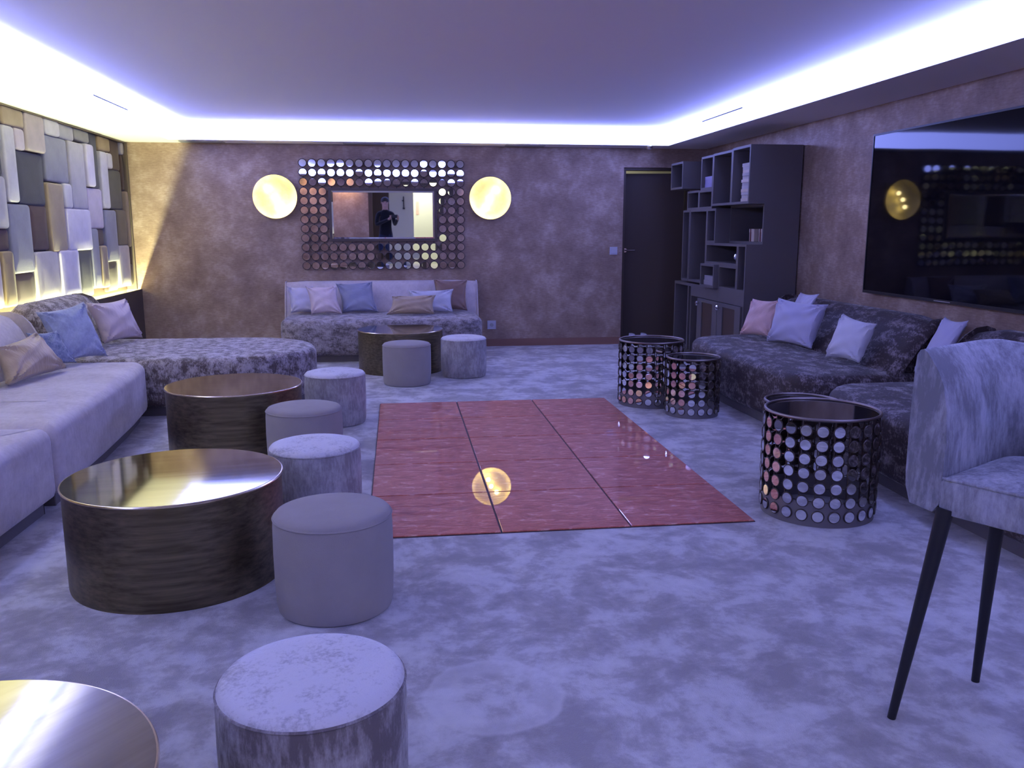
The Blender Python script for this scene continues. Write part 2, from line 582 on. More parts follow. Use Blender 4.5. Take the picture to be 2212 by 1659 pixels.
struct('wall_passage', MB().box(1.9, 4.2, YB + 1.3, YB + 1.4, 0, 2.6).box(1.9, 2.0, YB + 0.16, YB + 1.3, 0, 2.6).box(4.1, 4.2, YB + 0.16, YB + 1.3, 0, 2.6)
       .box(1.9, 4.2, YB + 0.16, YB + 1.4, 2.3, 2.4), M['pale_door'], smooth=False)
pl = bpy.data.lights.new('passage_lamp', 'POINT'); pl.energy = 7.0; pl.color = (1.0, 0.90, 0.75); pl.shadow_soft_size = 0.06
po = bpy.data.objects.new('passage_lamp', pl); COL.objects.link(po); po.location = (2.5, YB + 0.75, 2.2)

# switch and socket on the back wall
s = thing('light_switch', 'pale square light switch beside the dark door', 'switch', (2.513, YB, 1.10))
box(-0.045, 0.045, -0.012, 0, -0.045, 0.045).build('plate', M['white_plastic'], s, smooth=False)
box(-0.028, 0.028, -0.017, -0.012, -0.028, 0.028).build('rocker', M['white_plastic'], s, smooth=False)
s = thing('wall_socket', 'pale wall socket low on the wall right of the far sofa', 'socket', (1.075, YB, 0.25))
box(-0.05, 0.05, -0.012, 0, -0.05, 0.05).build('plate', M['white_plastic'], s, smooth=False)
MB().lathe([(0.022, 0), (0.022, 0.004)], 16).build('outlet_well', M['grille'], s, loc=(0, -0.012, 0), rot=(radians(90), 0, 0))

# hallway behind the camera, seen in the mirrors
hw = MB()
hw.box(FX0 - 0.5, FX0 - 0.4, YF - 2.2, YF - 0.14, 0, 2.5).box(2.2, 2.3, YF - 2.2, YF - 0.14, 0, 2.5)
hw.box(FX0 - 0.5, 2.3, YF - 2.3, YF - 2.2, 0, 2.5).box(FX0 - 0.5, 2.3, YF - 2.3, YF - 0.14, 2.5, 2.6)
struct('wall_hallway', hw, M['pale_door'], smooth=False)
struct('trim_6', MB().box(FX0, FX0 + 0.10, YF - 0.15, YF + 0.01, 0, 2.12).box(FX1 - 0.10, FX1, YF - 0.15, YF + 0.01, 0, 2.12)
       .box(FX0 + 0.10, FX1 - 0.10, YF - 0.15, YF + 0.01, 2.04, 2.12), M['dark_wood'], smooth=False)
d = bpy.data.objects.new('door_2', None); COL.objects.link(d); d.location = (-0.12, YF - 0.9, 0); d['kind'] = 'structure'
box(0, 0.62, -0.02, 0.02, 0.01, 2.03).build('door_leaf', M['pale_door'], d, smooth=False)
MB().box(0.36, 0.385, 0.02, 0.05, 1.52, 1.82).box(0.33, 0.36, 0.02, 0.05, 1.70, 1.73).box(0.345, 0.40, 0.02, 0.06, 1.50, 1.54).build('coat_hook', M['black'], d, smooth=False)
struct('wall_hall_return', box(-0.62, -0.10, YF - 1.0, YF - 0.9, 0, 2.5), M['dark_wood'], smooth=False)
o = box(-0.1, 1.4, YF - 1.9, YF - 1.0, 2.47, 2.49).build('hallway_lamp', M['hall'], smooth=False)
tag(o, 'bright ceiling lamp panel of the hallway seen in the mirror', 'lamp')
tag(box(0.60, 0.68, YF - 2.2, YF - 2.19, 1.35, 1.7).build('wall_notice', M['vel_rose'], smooth=False), 'small red notice on the bright hallway wall', 'notice')

# ------------------------------------------------------------------ dance floor
df = thing('dance_floor', 'copper red glass tiled dance floor set into the carpet', 'dance floor', (-0.16, 3.68, 0))
box(0, 1.8, 0, 3.0, 0.0, 0.003).build('tile_bed', M['joint'], df, smooth=False)
tb = MB()
g = 0.0045
loft_plan(tb, [(g, g), (0.6 - g, g), (0.6 - g, 0.6 - g), (g, 0.6 - g)], [(0, 0.003), (0, 0.0075), (0.0025, 0.009)])
tile0 = None
for i in range(3):
    for j in range(5):
        if tile0 is None:
            tile0 = tb.build('tile', M['tile'], df, smooth=False)
            o = tile0
        else:
            o = tile0.copy(); COL.objects.link(o)
        o.location = (i * 0.6, j * 0.6, 0)

# ------------------------------------------------------------------ padded wall on the left
pw = thing('padded_wall_panel', 'patchwork padded wall panel of grey, tan and brown cushions', 'wall panel', (XL, 4.0, 0))
def pads():
    P = {'tan': (0.33, 0.255, 0.17), 'pink': (0.42, 0.36, 0.35), 'white': (0.58, 0.56, 0.55), 'grey': (0.40, 0.39, 0.38), 'olivegrey': (0.27, 0.26, 0.23),
         'slate': (0.055, 0.055, 0.07), 'gold': (0.32, 0.235, 0.12), 'brown': (0.085, 0.052, 0.042), 'cream': (0.52, 0.48, 0.43), 'lilac': (0.40, 0.40, 0.50),
         'navy': (0.05, 0.05, 0.065), 'bluegrey': (0.26, 0.26, 0.30), 'lightgrey': (0.43, 0.41, 0.42), 'whitelilac': (0.62, 0.58, 0.64),
         'darkolive': (0.095, 0.09, 0.075), 'maroon': (0.075, 0.033, 0.033), 'oliv': (0.14, 0.115, 0.075), 'pinkwhite': (0.56, 0.49, 0.51)}
    rows = '''tan 6.82 7.18 2.10 2.225
pink 7.20 7.55 1.95 2.225
white 7.57 7.88 2.11 2.225
grey 7.90 8.24 2.11 2.225
olivegrey 8.26 8.63 2.13 2.225
slate 8.66 8.86 1.73 2.225
gold 8.88 9.23 2.10 2.225
brown 9.25 9.55 1.94 2.225
cream 9.57 9.66 2.11 2.225
brown 9.57 9.66 1.75 2.10
lilac 6.45 6.80 1.97 2.225
navy 6.45 6.80 1.73 1.96
white 6.82 7.00 1.55 2.09
pinkwhite 7.02 7.18 1.94 2.09
navy 7.02 7.53 1.54 1.93
bluegrey 7.57 8.06 1.74 2.10
lightgrey 8.08 8.44 1.53 2.10
whitelilac 8.46 8.65 1.74 2.11
white 8.88 9.07 1.55 2.08
white 9.09 9.23 1.94 2.08
darkolive 9.09 9.55 1.55 1.93
tan 7.55 7.87 1.17 1.72
white 7.89 8.06 1.53 1.73
whitelilac 7.89 8.46 1.17 1.52
pinkwhite 8.48 8.87 1.36 1.72
lightgrey 6.45 6.79 1.36 1.72
bluegrey 6.81 7.18 1.03 1.53
maroon 7.20 7.53 1.19 1.53
maroon 6.45 6.79 1.20 1.35
bluegrey 8.89 9.23 1.04 1.53
oliv 9.25 9.57 1.19 1.54
tan 9.59 9.66 1.17 1.73
bluegrey 8.48 8.67 0.81 1.35
brown 8.69 8.87 1.20 1.35
tan 8.69 8.87 0.80 1.19
brown 8.89 9.21 0.75 1.03
cream 9.23 9.57 0.77 1.18
brown 9.59 9.66 1.00 1.16
oliv 9.59 9.66 0.76 0.98
gold 6.60 6.79 0.80 1.19
pinkwhite 6.40 6.58 0.80 1.19
maroon 6.81 7.18 0.79 1.02
cream 7.20 7.65 0.79 1.17
whitelilac 7.67 8.08 0.77 1.17
slate 8.10 8.46 0.75 1.17'''.splitlines()
    L = []
    for r in rows:
        n, *q = r.split()
        y0, y1, z0, z1 = map(float, q)
        L.append((n, y0 * 1.03, y1 * 1.03, 1.357 + (z0 - 1.357) * 1.03, 1.357 + (z1 - 1.357) * 1.03))
    rn = random.Random(3)
    y = 4.1
    names = list(P)
    while y < 6.55:
        w = min(rn.choice([0.2, 0.34, 0.36, 0.5]), 6.58 - y)
        z = 0.77
        while z < 2.2:
            hgt = rn.choice([0.17, 0.36, 0.53, 0.55])
            if 2.25 - z - hgt < 0.12: hgt = 2.25 - z
            L.append((rn.choice(names), y, y + w - 0.02, z, z + hgt - 0.02))
            z += hgt
        y += w
    mats = {}
    rn2 = random.Random(11)
    for n, y0, y1, z0, z1 in L:
        if n not in mats: mats[n] = cloth('pad_' + n, P[n], 180, 0.10, 0.2)
        yc, zc = (y0 + y1) / 2, (z0 + z1) / 2
        hw_, hh_ = (y1 - y0) / 2 + 0.005, (z1 - z0) / 2 + 0.005
        dp = {'slate': 0.050, 'navy': 0.045, 'brown': 0.045, 'maroon': 0.045, 'darkolive': 0.05, 'white': 0.075, 'whitelilac': 0.085, 'pink': 0.08, 'tan': 0.075}.get(n, 0.065) + rn2.uniform(-0.006, 0.008)
        r = min(0.032, hw_ * 0.5, hh_ * 0.5)
        ol = round_poly([(-hw_, -hh_, r), (hw_, -hh_, r), (hw_, hh_, r), (-hw_, hh_, r)], 3)
        mb = MB()
        e = min(0.017, hw_ * 0.4, hh_ * 0.4)
        rs = [[(0.005, a, b_) for a, b_ in ol]]
        for k in range(4):
            a_ = pi / 2 * k / 3
            d_ = e * (1 - cos(a_))
            rs.append([(dp - e + e * sin(a_), a, b_) for a, b_ in (inset(ol, d_) if d_ > 1e-6 else ol)])
        rs.append([(dp + 0.004, a * 0.6, b_ * 0.6) for a, b_ in inset(ol, e)])
        mb.rings(rs, True, False, True)
        mb.build('pad', mats[n], pw, loc=(0.015, yc - 4.0, zc), angle=60)
pads()
box(0, 0.015, 0, YB - 4.0, 0.70, SOF - 0.002).build('backing_board', M['brown_wood'], pw, smooth=False)
box(0.0, 0.115, YB - 4.0 - 0.025, YB - 4.0 - 0.001, 0.70, SOF - 0.002).build('end_trim', M['trim_brown'], pw, smooth=False)
box(0.015, 0.10, 0, YB - 4.0 - 0.026, SOF - 0.014, SOF - 0.002).build('top_trim', M['trim_brown'], pw, smooth=False)

lg = thing('light_ledge', 'dark ledge below the padded wall with a glowing yellow light strip', 'ledge', (XL + 0.003, 0, 0))
box(0.0, 0.14, YF + 0.02, YB - 0.002, 0.0, 0.534).build('ledge_body', M['ledge'], lg, smooth=False)
box(0.14, 0.16, YF + 0.02, YB - 0.002, 0.0, 0.70).build('ledge_lip', M['ledge'], lg, smooth=False)
box(0.076, 0.088, 2.0, YB - 0.03, 0.535, 0.551).build('light_strip', M['led'], lg, smooth=False)

# ------------------------------------------------------------------ sofas
def prof_body(mb, prof, y0, y1, e=0.05, k=4, mi=0):
    # sweep an XZ profile (closed, list) along Y with rounded ends
    cx = sum(p[0] for p in prof) / len(prof); cz = sum(p[1] for p in prof) / len(prof)
    rs = []
    def ring(y, d):
        o = inset(prof, d) if d > 1e-6 else prof
        rs.append([(x, y, z) for x, z in o])
    for j in range(k + 1):
        a = pi / 2 * j / k
        ring(y0 + e * (1 - sin(a)), e * (1 - cos(a)))
    n = 10
    for j in range(1, n):
        ring(y0 + e + (y1 - y0 - 2 * e) * j / n, 0)
    for j in range(k, -1, -1):
        a = pi / 2 * j / k
        ring(y1 - e * (1 - sin(a)), e * (1 - cos(a)))
    mb.rings(rs, True, True, True, mi)
    return mb

def sofa(name, label, mats, outline, back_prof, b0, b1, seat_top=0.425, axis='y', r=0.07, plinth_in=0.055, loc=(0, 0, 0), e=0.06):
    # outline in world XY; the Empty stands at loc
    s = thing(name, label, 'sofa', loc)
    ol = [(x - loc[0], y - loc[1]) for x, y in outline]
    loft_plan(MB(), inset(ol, plinth_in), [(0, 0.0), (0, 0.07)]).build('plinth', M['plinth'], s, smooth=False)
    mb = MB()
    pr = [(0.03, 0.07), (0.008, 0.085), (0.0, 0.11)] + top_round(0.2, seat_top, r, 0.012)
    loft_plan(mb, ol, pr)
    mb.build('seat', mats[0], s)
    bb = MB()
    if axis == 'y':
        prof_body(bb, [(x - loc[0], z) for x, z in back_prof], b0 - loc[1], b1 - loc[1], e)
    else:
        prof_body(bb, [(x - loc[1], z) for x, z in back_prof], b0 - loc[0], b1 - loc[0], e)
        bb.v = [(y, x, z) for x, y, z in bb.v]
    bb.build('backrest', mats[1], s)
    return s

LB = [(-2.76, 0.08), (-2.40, 0.08), (-2.40, 0.42), (-2.42, 0.52), (-2.46, 0.64), (-2.50, 0.72), (-2.55, 0.775), (-2.62, 0.80), (-2.70, 0.795), (-2.75, 0.75), (-2.76, 0.68)]
LB = [(x, z) for x, z in LB]
so = round_poly([(-2.77, 4.31, 0.03), (-1.655, 4.31, 0.05), (-1.69, 5.1, 0.9), (-1.735, 5.8, 0.9), (-1.80, 6.40, 0.12), (-2.77, 6.40, 0.03)], 5)
sofa('sofa', 'blush velvet sofa section under the padded wall, behind the brass tables', (M['blush_velvet'], M['blush_velvet']), so, LB, 4.33, 6.36, loc=(-2.2, 5.3, 0), e=0.12)
so = round_poly([(-2.77, 2.1, 0.03), (-1.70, 2.1, 0.1), (-1.66, 4.29, 0.05), (-2.77, 4.29, 0.03)], 5)
sofa('sofa', 'nearest blush velvet sofa section at the left edge', (M['blush_velvet'], M['blush_velvet']), so, LB, 2.14, 4.27, loc=(-2.2, 3.2, 0), e=0.1)
arc = [(-1.33 + 0.66 * cos(a), 7.07 + 0.65 * sin(a)) for a in [radians(-90 + 180 * k / 22) for k in range(23)]]
so = [(-2.77, 6.43)] + [(-2.3, 6.43), (-1.8, 6.42)] + arc + [(-2.0, 7.74), (-2.77, 7.76)]
LB2 = [(-2.76, 0.08), (-2.40, 0.08), (-2.40, 0.42), (-2.42, 0.54), (-2.46, 0.66), (-2.50, 0.745), (-2.55, 0.80), (-2.62, 0.825), (-2.70, 0.82), (-2.75, 0.775), (-2.76, 0.68)]
sofa('sofa', 'crushed taupe velvet corner sofa with a rounded end at far left', (M['crushed_taupe'], M['crushed_taupe']), so, LB2, 6.45, 7.76, loc=(-1.8, 7.1, 0), e=0.13, r=0.06)

RB = [(3.575, 0.08), (3.575, 0.72), (3.555, 0.765), (3.50, 0.782), (3.43, 0.772), (3.36, 0.725), (3.29, 0.65), (3.22, 0.55), (3.16, 0.46), (3.12, 0.40), (3.10, 0.30), (3.10, 0.08)]
so = round_poly([(3.57, 5.08, 0.03), (3.57, 7.38, 0.05), (2.95, 7.38, 0.25), (2.50, 7.25, 0.32), (2.47, 6.4, 0.5), (2.52, 5.08, 0.28)], 6)
sofa('sofa', 'dark crushed velvet sofa with three cushions, beside the bookcase', (M['crushed_brown'], M['crushed_brown']), so, RB, 5.10, 7.38, loc=(3.0, 6.2, 0))
so = round_poly([(3.57, 2.7, 0.03), (3.57, 4.93, 0.03), (2.52, 4.93, 0.30), (2.49, 3.8, 0.5), (2.52, 2.7, 0.1)], 6)
sofa('sofa', 'dark crushed velvet sofa behind the velvet bar stool, under the television', (M['crushed_brown'], M['crushed_brown']), so, RB, 2.72, 4.76, loc=(3.0, 3.8, 0), e=0.04)
BB = [(9.93, 0.08), (9.93, 0.74), (9.915, 0.772), (9.87, 0.780), (9.82, 0.772), (9.78, 0.73), (9.74, 0.62), (9.70, 0.5), (9.67, 0.42), (9.66, 0.3), (9.66, 0.08)]
so = round_poly([(-1.22, 8.90, 0.28), (0.89, 8.90, 0.28), (0.89, 9.92, 0.03), (-1.22, 9.92, 0.03)], 6)
M['far_sofa'] = velvet('far_sofa_velvet', (0.11, 0.09, 0.085), (0.40, 0.35, 0.35), 13, 0.38, 0.62, 0.6)
sofa('sofa', 'taupe velvet sofa under the wall mirror with six cushions', (M['far_sofa'], M['blush_velvet']), so, BB, -1.24, 0.90, axis='x', loc=(-0.17, 9.4, 0), e=0.015, seat_top=0.43)

# ------------------------------------------------------------------ cushions
def cushion(label, mat, bl, br, tr, tl, thick=0.13, seed=0, group=None, sag=0.0):
    # four corners of the front face plane; x along the width, y along the height
    bl, br, tr, tl = map(Vector, (bl, br, tr, tl))
    cen = (bl + br + tr + tl) / 4
    rn = random.Random(seed)
    ph = [rn.uniform(0, 6.28) for _ in range(4)]
    nrm = ((br - bl).cross(tl - bl)).normalized()
    n = 28
    mb = MB()
    def pt(i, j, side):
        u, v = i / n * 2 - 1, j / n * 2 - 1
        us = u * (1.03 - 0.12 * (1 - v * v) * u * u)
        vs = v * (1.03 - 0.12 * (1 - u * u) * v * v)
        s_, t__ = (us + 1) / 2, (vs + 1) / 2
        p = bl * (1 - s_) * (1 - t__) + br * s_ * (1 - t__) + tr * s_ * t__ + tl * (1 - s_) * t__
        h_ = max(0.0, (1 - u * u) * (1 - v * v)) ** 0.42
        h_ *= thick / 2
        h_ *= 1 + 0.05 * sin(5 * u + ph[0] + 3 * v) + 0.05 * sin(9 * v + ph[1] - 4 * u)
        for q, (cu, cv) in enumerate(((-1, -1), (1, -1), (1, 1), (-1, 1))):      # creases running out of the corners
            du, dv = u - cu, v - cv
            w_ = math.exp(-(du * du + dv * dv) / 0.45)
            h_ += thick * 0.10 * w_ * sin(11 * math.atan2(abs(dv) + 0.02, abs(du) + 0.02) + ph[q]) * min(1, h_ / (thick * 0.15))
        return p + nrm * (h_ * side) - cen
    va = [pt(i, j, 1) for j in range(n + 1) for i in range(n + 1)]
    vb = [pt(i, j, -1) for j in range(n + 1) for i in range(n + 1)]
    k = n + 1
    fa = [(j * k + i, j * k + i + 1, (j + 1) * k + i + 1, (j + 1) * k + i) for j in range(n) for i in range(n)]
    mb.add(va, fa)
    mb.add(vb, [tuple(reversed(f)) for f in fa])
    o = mb.build('cushion', mat, None, loc=cen)
    bm = bmesh.new(); bm.from_mesh(o.data)
    bmesh.ops.remove_doubles(bm, verts=bm.verts, dist=0.0005)
    bmesh.ops.recalc_face_normals(bm, faces=bm.faces)
    bm.to_mesh(o.data); bm.free()
    o.data.polygons.foreach_set('use_smooth', [True] * len(o.data.polygons))
    return tag(o, label, 'cushion', group)

GL, GB, GR = 'cushions on the left sofas', 'cushions on the far sofa', 'cushions on the right sofas'
cushion('flat gold satin cushion on the blush sofa', M['sat_gold'], (-2.26, 5.27, 0.458), (-2.17, 5.90, 0.458), (-2.30, 5.80, 0.70), (-2.37, 5.38, 0.66), 0.14, 1, GL)
cushion('small denim blue cushion tucked behind the gold satin cushion', M['vel_denim'], (-2.31, 5.93, 0.458), (-2.18, 6.13, 0.458), (-2.28, 6.10, 0.68), (-2.39, 5.90, 0.69), 0.07, 2, GL)
cushion('large pale blue velvet cushion leaning at the corner of the left sofas', M['vel_blue'], (-2.27, 6.14, 0.458), (-2.08, 6.44, 0.458), (-2.22, 6.47, 0.84), (-2.41, 6.14, 0.80), 0.13, 3, GL)
cushion('pink satin cushion on the crushed taupe corner sofa', M['sat_pink'], (-2.32, 7.15, 0.458), (-2.14, 7.53, 0.458), (-2.25, 7.52, 0.78), (-2.42, 7.13, 0.78), 0.15, 4, GL)
cushion('small grey cushion half hidden behind the gold satin cushion', M['sat_blue'], (-2.33, 5.02, 0.458), (-2.33, 5.30, 0.458), (-2.42, 5.30, 0.72), (-2.42, 5.02, 0.72), 0.10, 5, GL)
cushion('lilac satin cushion at the left end of the far sofa', M['sat_lilac'], (-1.15, 9.52, 0.458), (-0.87, 9.52, 0.458), (-0.92, 9.66, 0.73), (-1.20, 9.66, 0.73), 0.11, 6, GB)
cushion('pale pink satin cushion between the lilac and slate blue ones', M['sat_pink'], (-0.92, 9.36, 0.458), (-0.60, 9.36, 0.458), (-0.66, 9.50, 0.74), (-0.98, 9.50, 0.74), 0.12, 7, GB)
cushion('slate blue cushion in the middle of the far sofa', M['sat_blue'], (-0.60, 9.49, 0.458), (-0.22, 9.49, 0.458), (-0.28, 9.65, 0.78), (-0.67, 9.65, 0.76), 0.12, 8, GB)
cushion('wide gold satin cushion in front of the ice white one', M['sat_gold'], (-0.12, 9.22, 0.458), (0.38, 9.22, 0.458), (0.40, 9.32, 0.65), (-0.06, 9.32, 0.64), 0.12, 9, GB)
cushion('ice white cushion between the gold and bronze cushions', M['sat_ice'], (0.14, 9.40, 0.458), (0.59, 9.40, 0.458), (0.60, 9.49, 0.70), (0.11, 9.49, 0.69), 0.10, 10, GB)
cushion('bronze satin cushion at the right end of the far sofa', M['sat_bronze'], (0.40, 9.57, 0.458), (0.76, 9.57, 0.458), (0.77, 9.68, 0.79), (0.40, 9.68, 0.80), 0.09, 11, GB)
cushion('rose pink cushion farthest along the dark sofa, behind the lilac one', M['vel_rose'], (2.90, 7.02, 0.462), (3.06, 6.74, 0.462), (3.17, 6.79, 0.77), (3.02, 7.06, 0.76), 0.13, 12, GR)
cushion('large lilac velvet cushion on the dark sofa, in front of the rose one', M['vel_lilac'], (2.97, 6.62, 0.458), (3.10, 6.12, 0.458), (3.21, 6.12, 0.79), (3.06, 6.64, 0.80), 0.14, 13, GR)
cushion('small white cushion turned on its corner on the dark sofa', M['vel_white'], (2.98, 5.66, 0.47), (3.06, 5.36, 0.47), (3.20, 5.42, 0.72), (3.12, 5.72, 0.76), 0.13, 14, GR)
cushion('pale lilac cushion mostly hidden behind the large lilac cushion', M['sat_lilac'], (3.20, 6.82, 0.60), (3.20, 6.50, 0.60), (3.33, 6.50, 0.84), (3.33, 6.82, 0.83), 0.045, 15, GR)
cushion('pale lilac cushion in the gap between the two dark sofas', M['vel_lilac'], (3.27, 5.06, 0.458), (3.27, 4.83, 0.458), (3.45, 4.83, 0.80), (3.45, 5.06, 0.80), 0.07, 16, GR)

# ------------------------------------------------------------------ drum tables
def drum(label, x, y, rz):
    t = thing('drum_table', label, 'table', (x, y, 0), rz, 'brushed brass drum tables')
    MB().lathe([(0.404, 0.0), (0.406, 0.01), (0.406, 0.392)], 96).build('drum_body', M['brass_side'], t)
    MB().lathe([(0.406, 0.392), (0.412, 0.393), (0.4125, 0.397), (0.410, 0.4005), (0.4066, 0.4010)], 96, cap0=False, cap1=False).build('top_edge', M['brass_edge'], t)
    MB().lathe([(0.4065, 0.3995), (0.4065, 0.4015)], 96).build('table_top', M['brass_top'], t)
    return t
t0 = drum('brushed brass drum table second from the front, bright reflection on top', -0.889, 3.425, 0.15)
for lab, x, y, rz in [('brushed brass drum table in front of the rounded taupe sofa', -1.026, 5.471, 0.1),
                      ('bronze drum table in front of the far sofa', 0.015, 8.37, 0.5),
                      ('nearest brushed brass drum table cut off at the bottom left corner', -0.859, 1.426, 0.9)]:
    relabel(copy_tree(t0), lab, (x, y, 0), rz)

# ------------------------------------------------------------------ poufs
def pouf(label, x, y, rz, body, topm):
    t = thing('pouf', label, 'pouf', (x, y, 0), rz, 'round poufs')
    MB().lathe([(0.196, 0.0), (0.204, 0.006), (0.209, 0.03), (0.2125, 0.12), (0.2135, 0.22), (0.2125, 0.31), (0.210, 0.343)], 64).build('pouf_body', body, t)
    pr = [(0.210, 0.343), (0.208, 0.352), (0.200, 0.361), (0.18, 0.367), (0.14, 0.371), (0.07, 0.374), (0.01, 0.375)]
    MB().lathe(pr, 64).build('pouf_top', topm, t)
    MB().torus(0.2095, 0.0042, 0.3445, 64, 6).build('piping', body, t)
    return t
vp = pouf('silver velvet pouf nearest the camera, cut off at the bottom', -0.214, 1.85, 0.3, M['silver_shaded'], M['silver_velvet'])
M['pale_shaded'] = velvet('pale_velvet_shaded', (0.27, 0.245, 0.24), (0.47, 0.44, 0.435), 9, 0.40, 0.66, 0.35, (1, 1, 0.7))  # milder shaded copy for the farther poufs, side shade put into colour
vq = pouf('silver velvet pouf behind the grey linen one, by the copper floor', -0.405, 4.02, 1.2, M['pale_shaded'], M['silver_velvet'])
lp = pouf('grey linen pouf beside the second brass drum table', -0.252, 3.03, 0.0, M['linen'], M['linen'])
for src, lab, x, y, rz in [(lp, 'grey linen pouf beside the third brass drum table', -0.545, 4.90, 0.5),
                           (vq, 'silver velvet pouf near the rounded end of the taupe sofa', -0.455, 6.10, 2.4),
                           (lp, 'grey linen pouf in front of the bronze far drum table', 0.065, 7.595, 0.9),
                           (vq, 'pale velvet pouf right of the bronze far drum table', 0.596, 7.955, 4.0)]:
    relabel(copy_tree(src), lab, (x, y, 0), rz)

# ------------------------------------------------------------------ mirrored disc side tables
def disc_mesh(r, th):
    mb = MB()
    mb.lathe([(r * 0.86, -th), (r, -th * 0.7), (r, th * 0.3), (r * 0.90, th), (r * 0.84, th * 0.7)], 18, 0, True, False)
    mb.lathe([(r * 0.84, th * 0.7), (r * 0.70, th * 0.7)], 18, 1, False, True)
    return mb

def flat_mirror(o):
    for p in o.data.polygons:
        p.use_smooth = p.material_index == 0
    return o

def mirror_table(label, x, y, R, h, nd, rows, rz=0.0, disc_r=0.0290):
    t = thing('mirror_side_table', label, 'side table', (x, y, 0), rz, 'round side tables of mirror discs')
    MB().torus(R, 0.0075, h - 0.008, 72, 8).build('top_rim', M['bronze_rim'], t)
    MB().lathe([(R - 0.004, h - 0.018), (R - 0.004, h - 0.010)], 64).build('glass_top', M['smoked'], t)
    bb = MB()
    bb.rings([[((R - q) * cos(2 * pi * i / 72), (R - q) * sin(2 * pi * i / 72), z) for i in range(72)] for q, z in
              [(0.004, 0.0), (0.0, 0.0), (0.0, 0.115), (0.004, 0.115), (0.004, 0.0)]], True, False, False)
    bb.build('base_band', M['band'], t)
    z0, dz = 0.052, (h - 0.06 - 0.052) / (rows - 1)
    lat = MB()
    for k in range(rows - 1):
        if z0 + dz * k > 0.11: pass
    for i in range(nd):
        a = 2 * pi * i / nd
        lat.box(-0.0025, 0.0025, -0.003, 0.003, 0.11, h - 0.012)
        n8 = len(lat.v) - 8
        for q in range(n8, n8 + 8):
            px, py, pz = lat.v[q]
            X_, Y_ = px + R - 0.003, py
            lat.v[q] = (X_ * cos(a) - Y_ * sin(a), X_ * sin(a) + Y_ * cos(a), pz)
    for k in range(rows):
        z = z0 + dz * k
        if z > 0.115:
            lat.torus(R - 0.003, 0.0022, z, 48, 4)
    lo = lat.build('lattice', M['bronze'], t)
    first = None
    rn = random.Random(int(x * 100))
    for k in range(rows):
        for i in range(nd):
            a = 2 * pi * (i + 0.25) / nd
            if first is None:
                o = flat_mirror(disc_mesh(disc_r, 0.004).build('mirror_disc', [M['bronze'], M['mirror']], t))
                first = o
            else:
                o = first.copy(); COL.objects.link(o)
            o.location = ((R + 0.003) * cos(a), (R + 0.003) * sin(a), z0 + dz * k)
            o.rotation_euler = (0, pi / 2 + rn.uniform(-0.03, 0.03), a + rn.uniform(-0.03, 0.03))
    return t
mirror_table('tall mirror disc side table nearest the bar stool', 2.002, 3.803, 0.262, 0.512, 23, 7, 0.1)
mirror_table('tall mirror disc side table by the far end of the dark sofa', 1.955, 6.471, 0.247, 0.510, 22, 7, 0.3)
mirror_table('small mirror disc side table in front of the far tall one', 2.144, 6.032, 0.192, 0.435, 17, 6, 0.2)
mirror_table('small mirror disc side table half hidden behind the nearest tall one', 2.175, 4.36, 0.195, 0.440, 17, 6, 0.5)

# ------------------------------------------------------------------ wall mirror
MW = thing('wall_mirror', 'wall mirror framed by rows of small round mirror discs', 'mirror', (-0.140, YB - 0.03, 1.505))
MW.rotation_euler = (radians(0.765), 0, radians(0.12))
pit = 0.1015
first = None
rn = random.Random(5)
for r_ in range(12):
    for c_ in range(18):
        if 3 <= r_ <= 8 and 3 <= c_ <= 14:
            continue
        if first is None:
            o = flat_mirror(disc_mesh(0.0475, 0.006).build('mirror_disc', [M['bronze'], M['mirror']], MW))
            first = o
        else:
            o = first.copy(); COL.objects.link(o)
        o.location = ((c_ - 8.5) * pit, -0.014, (5.5 - r_) * pit)
        o.rotation_euler = (pi / 2 + rn.gauss(0, 0.0036), 0, rn.gauss(0, 0.008))
lat = MB()
for r_ in range(12):
    z = (5.5 - r_) * pit
    lat.box(-8.6 * pit, 8.6 * pit, -0.006, 0.0, z - 0.006, z + 0.006)
for c_ in range(18):
    x = (c_ - 8.5) * pit
    lat.box(x - 0.006, x + 0.006, -0.003, 0.003, -5.6 * pit, 5.6 * pit)
lat.build('disc_lattice', M['bronze'], MW, smooth=False)
a_, b_ = 5.88 * pit, 2.88 * pit
fr = MB()
fr.box(-a_, a_, -0.02, 0.004, -b_, b_)
fr.build('pane_back', M['bronze'], MW, smooth=False)
i0, j0 = a_ - 0.03, b_ - 0.03
i1, j1 = i0 - 0.018, j0 - 0.018
MB().add([(-i1, -0.0245, -j1), (i1, -0.0245, -j1), (i1, -0.0245, j1), (-i1, -0.0245, j1)], [(0, 1, 2, 3)]).build('mirror_pane', M['mirror'], MW, smooth=False)
be = MB()
P4 = [(-i0, -j0), (i0, -j0), (i0, j0), (-i0, j0)]
Q4 = [(-i1, -j1), (i1, -j1), (i1, j1), (-i1, j1)]
be.add([(x, -0.0215, z) for x, z in P4] + [(x, -0.0245, z) for x, z in Q4], [(0, 1, 5, 4), (1, 2, 6, 5), (2, 3, 7, 6), (3, 0, 4, 7)])
be.build('bevelled_edge', M['mirror'], MW, smooth=False)

